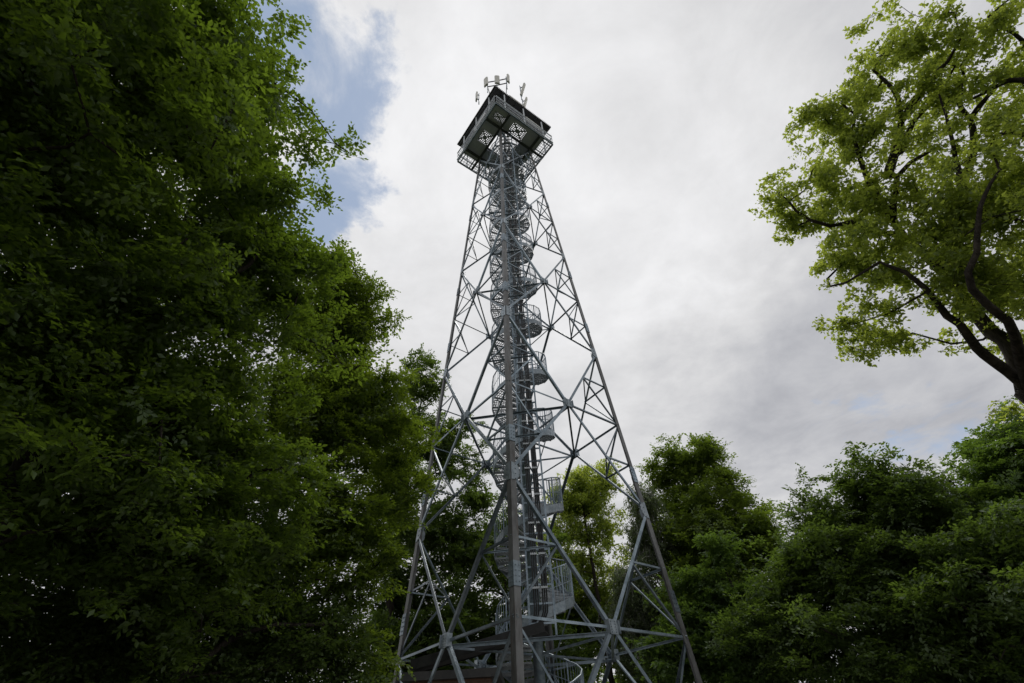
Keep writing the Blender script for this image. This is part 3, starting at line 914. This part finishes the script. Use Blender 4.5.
def tree(name, label, base, lobes, ntip, leaf, per, size, trunk_r, seed, bark='bark', L_=0.6, W_=0.45, shell=0.45,
         gap=-0.7, flat=0.22, droop=0.1, asp=0.55, limbs=None, group=None, rmin=0.012, tipr=0.006, gscale=1.1, nlimb=14, ncl=5, clr=0.14, back=0.0, bough=1.3, swell=1.0, gap2=None, rosette=False, clear=0.35, stretch=(1, 1, 0.85), upw=1.0):
    rg = np.random.RandomState(seed)
    root = empty(name, (base[0], base[1], 0)); tag(root, label, 'tree', group)
    lb = [(at(x, y, d + back), r_ * swell) for (x, y, d, r_) in lobes]
    wts = np.array([r_ ** 2.4 for _, r_ in lb]); wts /= wts.sum()
    per_b = 8; nb = ntip * 8 // per_b + 1
    which = rg.choice(len(lb), nb, p=wts)
    d = rg.normal(0, 1, (nb, 3)); d /= np.linalg.norm(d, axis=1)[:, None]
    rr = rg.uniform(0, 1, nb) ** shell
    C_ = np.array([l[0] for l in lb])[which]; Rr = np.array([l[1] for l in lb])[which]
    rr = rr * (0.86 + 0.26 * blob_noise(C_ + d * Rr[:, None], rg, 0.75)).clip(0.3, 1.4)
    B0 = C_ + d * (rr * Rr)[:, None] * np.array(stretch)
    # each bough is a run of twigs reaching outwards, flatter than it is long
    bd = d * 0.8 + rg.normal(0, 0.45, (nb, 3)); bd[:, 2] = bd[:, 2] * 0.6 + 0.08 - droop * 0.3
    bd /= np.linalg.norm(bd, axis=1)[:, None]
    bl = bough * rg.uniform(0.55, 1.25, nb)
    side = np.cross(bd, np.array((0, 0, 1.0))); side /= np.linalg.norm(side, axis=1)[:, None] + 1e-9
    okb = (blob_noise(B0, rg, gscale) > gap) & (blob_noise(B0, rg, gscale * 0.45) > (gap - 0.2 if gap2 is None else gap2))
    B0, bd, bl, side = B0[okb], bd[okb], bl[okb], side[okb]
    nb = len(B0)
    t_ = rg.uniform(-0.35, 0.65, (nb, per_b)); w_ = rg.normal(0, 0.30, (nb, per_b)) * (0.95 - t_); h_ = rg.normal(0, 0.07, (nb, per_b))
    P = (B0[:, None] + bd[:, None] * (t_ * bl[:, None])[..., None] + side[:, None] * (w_ * bl[:, None])[..., None])
    P[..., 2] += h_ * bl[:, None]
    P = P.reshape(-1, 3)
    ok = P[:, 2] > 0.5
    P = P[ok][:ntip]
    if limbs is not None:                 # leaves also gather along the outer third of every drawn limb
        pre = Skeleton(3000); limbs(pre, np.random.RandomState(seed + 1))
        thin = pre.p[:pre.n][(pre.minr[:pre.n] < 0.045) & (pre.minr[:pre.n] > 0)]
        Q = np.repeat(thin, 2, 0) + rg.normal(0, 1, (len(thin) * 2, 3)) * np.array((.3, .3, .24)) + np.array((0, 0, .15))
        P = np.concatenate([P, Q])
    sk = Skeleton(len(P) * 14 + 4000)
    top = max(l[0][2] for l in lb); cen = np.average([l[0] for l in lb], axis=0, weights=wts)
    ends = []
    if limbs is None:
        b = V(base[0], base[1], -0.15)
        z1 = top * clear; z2 = top * 0.93
        xy2 = V(*(V(base) * 0.55 + cen[:2] * 0.45)) if True else cen
        sk.path([b, V(base[0] + rg.normal(0, .1), base[1] + rg.normal(0, .1), z1 * .5), V(base[0] * .9 + cen[0] * .1, base[1] * .9 + cen[1] * .1, z1),
                 V(*((V(base) * .5 + xy2 * .5)), (z1 + z2) / 2), V(xy2[0], xy2[1], z2)], -1, trunk_r, trunk_r * 0.12, 0.5, rg, 0.03)
    else:
        limbs(sk, rg)
    # main limbs first, then boughs, then twigs
    first = max(1, int(sk.n * 0.25)) if limbs is None else 3
    sel = rg.permutation(len(P)); out = np.zeros(len(P), int)
    P = P[sel]
    k1, k2 = nlimb, nlimb + max(20, len(P) // 14)
    for i, q in enumerate(P):
        up = 0.7 if i < k1 else 0.45 if i < k2 else 0.2
        out[i] = sk.join(q, rg, 0.6 if i < k2 else 0.4, 0.13 if i < k2 else 0.09, up, first)
    rad_, _ = sk.radii(tipr)
    wood_mesh(sk, rad_, 'trunk', M[bark], root, rmin)
    tips = sk.p[out]; par = sk.p[sk.par[out]]
    dirs = tips - par; dirs /= np.linalg.norm(dirs, axis=1)[:, None] + 1e-9
    dirs[:, 2] *= 0.5; dirs += rg.normal(0, 0.25, dirs.shape); dirs /= np.linalg.norm(dirs, axis=1)[:, None]
    leaf_mesh('crown', L[leaf], root, tips, dirs, rg, per, L_, W_, size, asp=asp, flat=flat, droop=droop, upw=upw, ncl=ncl, clr=clr, bark=M[bark], rosette=rosette)
    return root


# the big hornbeam close on the left
tree('hornbeam_tree', 'tall dark hornbeam filling the left edge, nearest and biggest crown of all', (-8.8, 7.6), [
    (60, 40, 13.5, 3.2), (140, 60, 14, 3.0), (190, 40, 14.5, 2.3), (205, 130, 14, 2.2), (248, 90, 14.5, 1.2), (272, 145, 14, 1.2), (312, 138, 14, .5), (300, 145, 14, .6), (325, 138, 14, .3),
    (255, 12, 15, .9), (272, 30, 15, .6), (262, 60, 14.7, .7), (60, 200, 12.5, 3.0), (160, 220, 12.5, 2.8), (240, 235, 13, 1.8), (270, 205, 13.5, .8), (270, 270, 13, 1.2), (300, 305, 13, .8), (285, 222, 13.3, .7), (300, 258, 13.2, .8), (312, 240, 13.2, .5), (110, 425, 12.5, 2.2), (228, 425, 13, 1.7), (215, 555, 12.6, 1.5), (85, 500, 12, 1.8),
    (40, 360, 12, 2.8), (150, 360, 12.2, 2.8), (240, 350, 12.6, 2.2), (60, 500, 11.5, 2.5), (160, 500, 12, 2.4), (250, 480, 12.3, 1.9), (-60, 250, 12, 3), (-60, 60, 13, 3)],
    5700, 'hornbeam', 54, 0.108, 0.42, 11, L_=0.36, W_=0.34, gap=-0.22, gap2=-0.25, flat=0.16, rmin=0.014, ncl=6, clr=0.12, bough=1.35)
tree('bushy_tree', 'low dark bushy tree at lower left with bright sky gaps beneath it', (-9.5, 12.5), [
    (40, 600, 15, 2.0), (150, 660, 15.5, 1.6), (190, 640, 15.5, 1.4), (235, 625, 15.5, 1.3), (250, 665, 15.5, 1.2), (220, 560, 15.5, 1.4), (130, 610, 15, 1.8), (220, 570, 15, 1.6), (60, 690, 14.5, 1.6), (170, 700, 14.5, 1.2), (290, 640, 15, 1.4), (330, 690, 15, 1.2)],
    2500, 'dark', 50, 0.1, 0.2, 12, gap=-0.25, clear=0.3)
tree('beech_tree', 'dark tree on the far left showing only through gaps in the biggest hornbeam', (-14.5, 11.5), [
    (110, 420, 17, 2.6), (50, 330, 17, 2.6), (200, 470, 17, 2.2), (150, 540, 17, 2.4), (60, 520, 17, 2.8), (220, 610, 17.5, 2.0), (10, 430, 17, 2.5), (120, 640, 17, 2.2)],
    2400, 'dark', 50, 0.125, 0.3, 24, L_=0.5, W_=0.45, bough=1.6, gap=-0.45)
tree('lime_tree', 'yellow-green leafy tree left of the tower, its side touching the left leg', (-8.6, 15.2), [
    (332, 335, 19, 1.8), (357, 300, 19.2, .8), (338, 272, 19.3, .7), (335, 295, 19, 1.0), (357, 398, 18.3, 1.8), (375, 355, 18.8, .7), (320, 420, 17.5, 2.4), (380, 450, 17.5, 1.5), (395, 500, 17.3, 1.1), (330, 520, 16.8, 2.4),
    (365, 540, 16.3, 1.0), (352, 590, 16, 1.0), (310, 610, 16, 1.9), (338, 650, 15.8, 1.1), (392, 555, 16, .4)],
    3400, 'lime', 50, 0.11, 0.28, 13, L_=0.36, W_=0.34, gap=-0.45, flat=0.25, clr=0.12, bough=1.2)
tree('beech_tree', 'dark tree standing behind the left tower leg, top seen between lime and tower', (-6.8, 25.5), [
    (408, 362, 32, 1.5), (425, 375, 32, 1.3), (438, 368, 32, .7), (430, 400, 32, 1.6), (440, 440, 30, 2.2), (470, 470, 30, 1.3), (400, 450, 30, 3), (430, 540, 28, 3), (465, 560, 28, 2.2), (420, 630, 27, 3), (398, 655, 27, 2.4), (405, 600, 28, 2.2), (390, 560, 29, 2), (480, 500, 29, 1.1)],
    2200, 'dark', 50, 0.155, 0.3, 14, L_=0.5, W_=0.45, bough=1.7, gap=-0.35)
tree('maple_tree', 'dark broad tree low behind the middle of the tower', (-0.8, 29), [
    (500, 570, 31, 2.2), (500, 690, 30, 3), (450, 690, 29, 3), (410, 690, 28, 2.6), (550, 690, 31, 2.6), (512, 520, 31, 1.5), (480, 520, 31, 1.4), (535, 545, 31, 1.4), (480, 610, 31, 2.6), (530, 600, 31, 2.0), (500, 660, 30, 2.8), (450, 650, 30, 2.6), (550, 650, 31, 2.2)],
    2500, 'dark', 50, 0.16, 0.24, 15, L_=0.5, W_=0.45, bough=1.7, gap=-0.45)
tree('young_oak', 'pale loose-crowned tree seen between the spiral stairs and the right leg', (4.6, 33), [
    (590, 485, 37, 1.7), (575, 510, 37, 1.5), (603, 520, 36.5, 1.2), (560, 545, 36.5, 1.5), (598, 560, 36, 1.5), (570, 590, 36, 1.8), (610, 600, 36, 1.4), (550, 500, 36.5, .9)],
    2000, 'oak', 30, 0.16, 0.24, 16, L_=0.45, W_=0.45, bough=1.5, gap=-0.2, clr=0.17, rosette=True, ncl=4, swell=1.12, flat=0.4)
tree('small_oak', 'low bushy green tree under the pale loose-crowned one, behind the stairs', (3.6, 36), [
    (580, 625, 37, 2.3), (610, 635, 36, 2.4), (550, 620, 37, 2), (635, 640, 35, 1.8), (560, 670, 36, 2.0), (640, 665, 35, 2.0)],
    1700, 'lime', 45, 0.16, 0.2, 17, L_=0.5, W_=0.45, bough=1.7, gap=-0.4)
tree('birch_tree', 'wispy grey-green birch with drooping twigs just right of the tower leg', (7.6, 27.5), [
    (642, 500, 30, .8), (640, 525, 30, 1.0), (655, 550, 30, 1.3), (640, 580, 29.5, 1.5), (662, 600, 29.5, 1.4), (630, 620, 29, 1.4), (660, 650, 29, 1.6)],
    2200, 'birch', 34, 0.11, 0.16, 18, bark='bark_pale', L_=0.55, W_=0.2, bough=1.1, gap=-0.4, droop=0.8, flat=0.5, stretch=(1, 1, 1.1))
tree('lime_tree', 'tall rounded tree right of the tower, highest top of the right background', (11.8, 28.5), [
    (690, 458, 33, 1.5), (688, 444, 33, .8), (710, 455, 33, .9), (675, 455, 33, .8), (668, 478, 33, 1.1), (655, 470, 33, .5), (722, 478, 33, 1.4), (742, 478, 33, .6), (695, 510, 32, 2.3), (740, 520, 32, 1.9), (765, 545, 31.5, 1.4), (700, 560, 31, 2.6),
    (750, 580, 31, 2.2), (690, 630, 30, 2.8), (760, 640, 30, 2.4)],
    3900, 'warm', 55, 0.15, 0.34, 19, L_=0.5, W_=0.45, bough=1.75, gap=-0.4, clr=0.2)
tree('maple_tree', 'fresh green maple standing low in front of the tall rounded tree', (9.6, 22.5), [
    (715, 555, 26, 1.0), (700, 590, 25.5, 1.6), (735, 600, 25.5, 1.5), (680, 640, 25, 1.7), (730, 650, 25, 2.0), (770, 660, 25, 1.5)],
    1500, 'maple', 55, 0.135, 0.22, 20, L_=0.45, W_=0.42, bough=1.5, gap=-0.6)
tree('hornbeam_tree', 'broad dark hornbeam right of the tall rounded tree, spire-like twigs on its left', (14.2, 18.8), [
    (820, 506, 24, .5), (826, 531, 24, 1.1), (870, 487, 24, .9), (818, 490, 24, .3), (846, 495, 24, .4), (872, 469, 24, .35), (868, 505, 24, 1.5), (845, 560, 23, 2.2), (800, 575, 23.5, 1.5), (895, 550, 22.5, 1.9), (830, 630, 22, 2.4), (890, 640, 21.5, 2.4), (785, 630, 23, 1.8)],
    3000, 'dark', 55, 0.125, 0.3, 21, L_=0.45, W_=0.42, bough=1.5, gap=-0.4, flat=0.13, clr=0.16)
tree('hornbeam_tree', 'dark hornbeam low between the broad hornbeam and the right frame edge', (17.5, 16.8), [
    (912, 490, 24, .9), (905, 515, 23.5, 1.3), (940, 520, 23.5, 1.5), (950, 590, 22, 2.3), (1000, 570, 22, 2.1), (975, 650, 21.2, 2.2), (925, 600, 22, 1.7), (1040, 640, 21, 2.2)],
    2900, 'dark', 55, 0.125, 0.28, 22, L_=0.45, W_=0.42, bough=1.5, gap=-0.4, flat=0.13, clr=0.16)
tree('beech_tree', 'tall dark tree at the right edge under the big oak limbs', (21.5, 15.5), [
    (1015, 432, 27, 1.1), (1003, 465, 26.5, .9), (1035, 425, 27, 1.6), (1015, 480, 26, 2.0), (1000, 495, 25.5, 1.0), (1050, 560, 25, 3), (1045, 480, 26, 2.2), (1010, 530, 25.5, 1.6)],
    1900, 'maple', 55, 0.13, 0.3, 23, L_=0.45, W_=0.42, bough=1.5, gap=-0.7, flat=0.15)


# the oak that leans in from the upper right, its limbs drawn out one by one
def oak_limbs(sk, rg):
    D0 = 15.6
    foot = V(13.6, 9.4, -0.2)
    j0 = at(1030, 392, 16.0)
    a = sk.path([foot, foot * V(1, 1, 0) + V(-.1, 0, 2.5), (foot + j0) / 2 + V(0.25, 0.1, 1.2), j0], -1, 0.46, 0.28)
    def limb(pts, par, r0, r1): return sk.path([at(x, y, d) for x, y, d in pts], par, r0, r1, 0.35, rg, 0.02)
    def near(x, y, d):
        q = at(x, y, d); return int(((sk.p[:sk.n] - q) ** 2).sum(1).argmin())
    limb([(1020, 381, 15.8), (996, 363, 15.5), (977, 348, 15.2), (966, 333, 15), (947, 316, 14.8), (928, 291, 14.6), (905, 272, 14.5), (880, 262, 14.4)], a, 0.135, 0.035)
    limb([(1013, 352, 16.4), (992, 333, 16.8), (973, 310, 17), (958, 287, 17.2), (935, 262, 17.2), (912, 245, 17), (903, 236, 16.8), (893, 220, 16.6), (896, 192, 16.6), (897, 177, 16.7), (910, 163, 17), (935, 148, 17.3)], a, 0.2, 0.045)
    limb([(1021, 363, 15.2), (1015, 336, 14.6), (1008, 321, 14.3), (989, 306, 14), (972, 289, 13.9), (968, 272, 13.9), (977, 253, 14), (978, 226, 14.2), (985, 195, 14.6), (1000, 170, 15)], a, 0.125, 0.03)
    limb([(894, 234, 16.4), (871, 231, 16), (852, 222, 15.6), (830, 226, 15.4), (810, 220, 15.3), (796, 211, 15.2), (779, 192, 15.1)], near(903, 236, 16.8), 0.09, 0.02)
    limb([(888, 175, 16.9), (894, 155, 17.2), (901, 122, 17.8), (893, 89, 18.2), (873, 70, 18.3)], near(897, 177, 16.7), 0.14, 0.03)
    limb([(922, 91, 18.4), (948, 61, 18.8), (960, 40, 19)], near(901, 122, 17.8), 0.12, 0.025)
    limb([(905, 145, 17.8), (913, 122, 18.5), (940, 92, 19), (955, 66, 19.3)], near(894, 155, 17.2), 0.11, 0.025)
    limb([(868, 180, 16.6), (859, 155, 16.8), (852, 131, 17), (856, 115, 17.2), (843, 105, 17.3)], near(893, 220, 16.6), 0.10, 0.02)
    limb([(945, 230, 17.6), (962, 190, 18), (974, 150, 18.4), (970, 119, 18.8), (958, 101, 19.2), (954, 91, 19.4), (966, 82, 19.6), (961, 66, 19.8)], near(958, 287, 17.2), 0.16, 0.03)
    limb([(988, 96, 19.2), (1010, 76, 19.4)], near(970, 119, 18.8), 0.09, 0.02)
    limb([(960, 200, 16.5), (955, 157, 17), (946, 115, 17.5), (939, 94, 17.7)], near(955, 240, 17), 0.10, 0.02)
    limb([(1050, 340, 16.8), (1062, 270, 17.4), (1060, 190, 18), (1050, 120, 18.6), (1045, 70, 19), (1024, 42, 19), (1004, 28, 19), (988, 17, 19)], a, 0.2, 0.03)
    limb([(1024, 80, 18.6), (995, 87, 18.3), (962, 103, 18.2)], near(1050, 120, 18.6), 0.12, 0.02)
    limb([(1010, 130, 17.6), (985, 150, 17)], near(1050, 160, 18), 0.10, 0.03)


tree('oak_tree', 'big spreading oak at upper right with dark crooked limbs and bright leaves', (13.6, 9.4), [
    (772, 190, 15.2, .8), (775, 205, 15.2, .8), (785, 225, 15.2, .7), (800, 215, 15.3, .9), (812, 262, 15, .6), (805, 120, 17, .6), (795, 240, 15.3, .6), (830, 190, 15.6, 1.2), (835, 240, 15.3, 1.2), (845, 270, 15, .9), (815, 160, 16.2, .9), (850, 130, 16.8, 1.2), (822, 125, 17, .6),
    (870, 80, 18, 1.4), (895, 50, 18.6, 1.3), (880, 35, 18.6, .8), (930, 45, 19, 1.5), (960, 60, 19.4, 1.3), (905, 100, 18, 1.3), (945, 105, 18.4, 1.4), (860, 180, 16, 1.4), (890, 150, 17, 1.5),
    (880, 220, 15.6, 1.6), (870, 280, 14.8, 1.2), (895, 300, 14.7, 1.2), (880, 340, 15, .9), (875, 360, 15, .5), (905, 335, 15, 1.0), (930, 290, 14.6, 1.3), (940, 240, 15.4, 1.8), (920, 190, 16.4, 1.7),
    (980, 200, 15.4, 1.8), (1000, 250, 15, 1.9), (975, 290, 14.6, 1.3), (1015, 180, 16, 1.7), (990, 140, 17.4, 1.2), (1010, 60, 19, .9), (990, 20, 19, .9), (1020, 20, 19, 1.2), (1045, 80, 18.8, 1.6), (1030, 300, 15.5, 1.5),
    (1060, 180, 17, 2.2), (1070, 280, 17, 2.0), (1020, 345, 17.5, .8), (950, 335, 15.4, .6), (1015, 405, 16.5, .5), (960, 165, 17.4, 1.3)],
    3300, 'oak', 28, 0.10, 0.5, 31, L_=0.22, W_=0.26, gap=-0.35, gap2=-0.05, flat=0.35, ncl=3, clr=0.11, back=0.5, bough=0.8, swell=1.02, rosette=True, limbs=oak_limbs, rmin=0.014, tipr=0.0055, gscale=0.8, shell=0.6, asp=0.6)


# out-of-view hornbeam copies, added to block light and darken the lower left
big = bpy.data.objects['hornbeam_tree']
for i, (x_, y_, rz, lab) in enumerate(((-12.5, -5.0, 2.6, 'hornbeam copy added unseen behind the viewpoint to shade the left trees'),
                                       (-19.5, 1.5, 3.6, 'hornbeam copy added unseen farther left to shade the biggest hornbeam'))):
    t = big.copy(); COL.objects.link(t)
    t.location = (x_, y_, 0); t.rotation_euler = (0, 0, rz); t['label'] = lab; t['group'] = 'hornbeams left of the clearing'
    for ch in list(big.children):
        c_ = ch.copy(); COL.objects.link(c_); c_.parent = t
big['group'] = 'hornbeams left of the clearing'

# the wood beyond, seen only as a dark mass between the nearer stems
rg = np.random.RandomState(77)
nfw = 3600
az = rg.uniform(R(-75), R(75), nfw); ds = rg.uniform(58, 84, nfw)
hh = (8.5 + 1.8 * np.sin(az * 9.0) + 1.1 * np.sin(az * 23 + 1)) * np.where(az < R(-24), 0.62, 1.0)
zt_ = rg.uniform(0, 1, nfw) ** 0.8 * hh + 0.4
tp = np.stack([np.sin(az) * ds, np.cos(az) * ds, zt_], 1)
dr = rg.normal(0, 1, (nfw, 3)); dr[:, 2] *= 0.4; dr /= np.linalg.norm(dr, axis=1)[:, None]
tmp = empty('temporary', (0, 0, 0))
fw = leaf_mesh('far_wood', L['dark'], tmp, tp, dr, rg, 40, 1.5, 1.4, 0.5, ncl=4, clr=0.55)
fw.parent = None
bpy.data.objects.remove(tmp)
tag(fw, 'distant dark wood low behind the nearer trees', 'wood', None, 'stuff')
